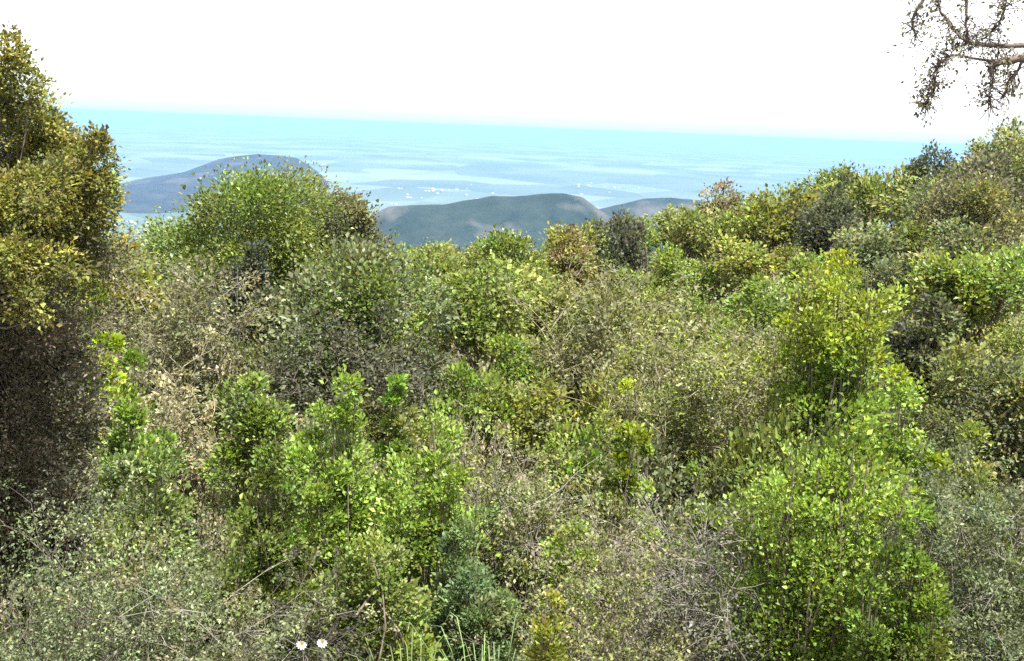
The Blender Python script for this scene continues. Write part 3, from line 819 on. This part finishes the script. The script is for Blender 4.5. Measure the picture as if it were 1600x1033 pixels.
# rows: forward distance, photo row of the tops, shrub width in photo pixels, kinds
ROWS = [
    (5.2, 985, 150, ['grey-green shrub', 'brown bush', 'green shrub', 'olive shrub', 'leafy upright shrub']),
    (6.6, 880, 150, ['green shrub', 'grey-green shrub', 'leafy upright shrub', 'brown bush', 'dry tan bush']),
    (8.4, 780, 145, ['green shrub', 'olive shrub', 'leafy upright shrub', 'dry tan bush', 'brown bush']),
    (10.5, 690, 140, ['green shrub', 'olive shrub', 'brown bush', 'dry tan bush', 'grey-green shrub']),
    (13.5, 610, 135, ['olive shrub', 'grey-green shrub', 'dry tan bush', 'brown bush', 'green shrub']),
    (17.5, 540, 130, ['olive shrub', 'grey-green shrub', 'dry tan bush', 'golden green shrub', 'green shrub']),
    (22.5, 480, 125, ['olive shrub', 'green shrub', 'dry tan bush', 'golden green shrub', 'grey-green shrub']),
    (30, 425, 120, ['olive shrub', 'green shrub', 'golden green shrub', 'grey-green shrub']),
    (40, 388, 110, ['olive shrub', 'green shrub', 'golden green shrub', 'grey-green shrub']),
    (52, 362, 100, ['olive shrub', 'green shrub', 'golden green shrub', 'dark dull shrub']),
    (66, 350, 85, ['olive shrub', 'green shrub', 'dark dull shrub', 'golden green shrub']),
]
def cap(px):
    return float(np.interp(px, [-100, 150, 230, 600, 700, 800, 870, 950, 1050, 1150, 1300, 1400, 1500, 1600, 1700], [360, 362, 372, 374, 374, 368, 350, 326, 309, 297, 270, 252, 230, 200, 180]))
KEEP = [(420, 700, 12, 20, 615), (340, 440, 20, 33, 445), (405, 530, 0, 6, 1100), (430, 520, 6, 7.5, 985), (-200, 120, 0, 8.6, 880),
        (1230, 1400, 0, 14, 640), (470, 750, 0, 9.9, 815), (1020, 1200, 0, 7, 960), (1180, 1480, 0, 7, 1010), (150, 260, 0, 11, 700), (200, 330, 11, 12, 640)]
rnd = random.Random(8)
for (y0, py0, wpx, kinds) in ROWS:
    px = -70 + rnd.uniform(0, 60)
    while px < 1690:
        y = y0 * rnd.uniform(0.93, 1.08)
        w = wpx * rnd.uniform(0.75, 1.3) * y / F
        x = at(px, py0, y).x
        z = gz(x, y)
        h = w * rnd.uniform(0.8, 1.15)
        h = max(h, min(2.4, (at(px, py0, y).z - z) * rnd.uniform(0.75, 1.0)))
        if y0 > 50 and px > 900:
            h = at(px, cap(px) + rnd.uniform(0, 14), y).z - z
            w = max(w * 1.25, h * 0.75)
        h = min(h, 1.9 * w, 3.2 if y0 < 50 else 6.0, at(px, cap(px) + rnd.uniform(-4, 12), y).z - z)
        for (a_, b_, y0_, y1_, lim) in KEEP:
            if a_ < px < b_ and y0_ < y0 < y1_: h = min(h, at(px, lim, y).z - z)
        if h < 0.35:
            px += wpx * 0.6
            continue
        look = rnd.choice(kinds)
        # the tan brush grows in the middle of the slope only
        if look == 'dry tan bush' and not 780 < px < 1230: look = rnd.choice(kinds[:2])
        i = rnd.randrange(len(PROTO[look]))
        tx_, ty_ = project((x, y, z + h))
        if ty_ > 1020 or tx_ < -90 or tx_ > 1690:      # nothing of it is in the picture
            px += wpx * rnd.uniform(0.6, 0.95)
            continue
        r = spawn(look, i, (x, y, z - 0.05), (w, w, h), rnd.uniform(0, 6.28))
        cx, cy = project((x, y, z + h * 0.7))
        r['label'] = rel_label(look, cx, cy); r['category'] = 'shrub' if 'shrub' in look else 'bush'
        r['group'] = 'shrubs packed over the slope'
        px += wpx * rnd.uniform(0.6, 0.95)
for k, v in PROTO.items():
    for i, o in enumerate(v):
        if not used[k][i]:
            for ch in list(o.children): bpy.data.objects.remove(ch)
            bpy.data.objects.remove(o)

# ---- undergrowth: twigs and fallen leaves nobody could count
def undergrowth():
    rng = np.random.default_rng(55)
    tb, lv = Tubes(), Leaves()
    n = 26000
    y = 3.2 * (75 / 3.2) ** rng.uniform(0, 1, n)
    x = (rng.uniform(-0.6, 0.6, n)) * y
    z = ground_z(x, y)
    P = np.stack([x, y, z + rng.uniform(0, 0.02, n) * y], 1)
    l = 6.5 * y / F * rng.uniform(0.6, 1.3, n)
    C = pick([(0.16, 0.13, 0.09), (0.11, 0.09, 0.065), (0.09, 0.10, 0.045), (0.2, 0.17, 0.12)], n, rng, 0.3)
    lv.add(P, rng.normal(size=(n, 3)) + [0, 0, 0.3], rng.normal(size=(n, 3)) * 0.6 + [0, 0, 1], l, l * 0.28, C)
    n = 30000
    y = 3.2 * (70 / 3.2) ** rng.uniform(0, 1, n)
    x = rng.uniform(-0.6, 0.6, n) * y
    P = np.stack([x, y, ground_z(x, y)], 1)
    l = np.minimum(rng.uniform(20, 60, n) * y / F, 0.9)
    C = pick([(0.19, 0.16, 0.11), (0.12, 0.10, 0.075), (0.11, 0.12, 0.05), (0.24, 0.21, 0.15), (0.13, 0.15, 0.04)], n, rng, 0.3)
    lv.add(P, rng.normal(size=(n, 3)) * [0.6, 0.6, 0.3] + [0, 0, 1], rng.normal(size=(n, 3)), l, 1.7 * y / F, C)
    o = lv.build('undergrowth', M_MATT, None)
    o['kind'] = 'stuff'; o['label'] = 'dry leaf litter and low undergrowth covering the soil between the shrubs'; o['category'] = 'undergrowth'
undergrowth()

# ------------------------------------------------------------------ haze
def haze():
    x, y0, y1, zb, zt = 81000.0, -81000.0, 81000.0, -540.0, 30.0
    V = np.array([[-x, y0, zb], [x, y0, zb], [x, y1, zb], [-x, y1, zb], [-x, y0, zt], [x, y0, zt], [x, y1, zt], [-x, y1, zt]])
    Fi = np.array([[0, 3, 2, 1], [4, 5, 6, 7], [0, 1, 5, 4], [1, 2, 6, 5], [2, 3, 7, 6], [3, 0, 4, 7]])
    m = bpy.data.materials.new('haze_air'); m.use_nodes = True
    n, l = m.node_tree.nodes, m.node_tree.links
    n.clear()
    out = n.new('ShaderNodeOutputMaterial'); v = n.new('ShaderNodeVolumePrincipled')
    v.inputs['Color'].default_value = (0.20, 0.362, 0.64, 1)
    v.inputs['Density'].default_value = 0.5e-4
    l.new(v.outputs['Volume'], out.inputs['Volume'])
    o = mesh_obj('haze', V, 4, Fi, m)
    o['kind'] = 'stuff'; o['label'] = 'pale blue haze hanging over the distant plain and hills'; o['category'] = 'haze'
haze()
print('TRIS', sum(len(m.polygons) for m in bpy.data.meshes), 'OBJ', len(bpy.data.objects))
for q in LOG: print(q)
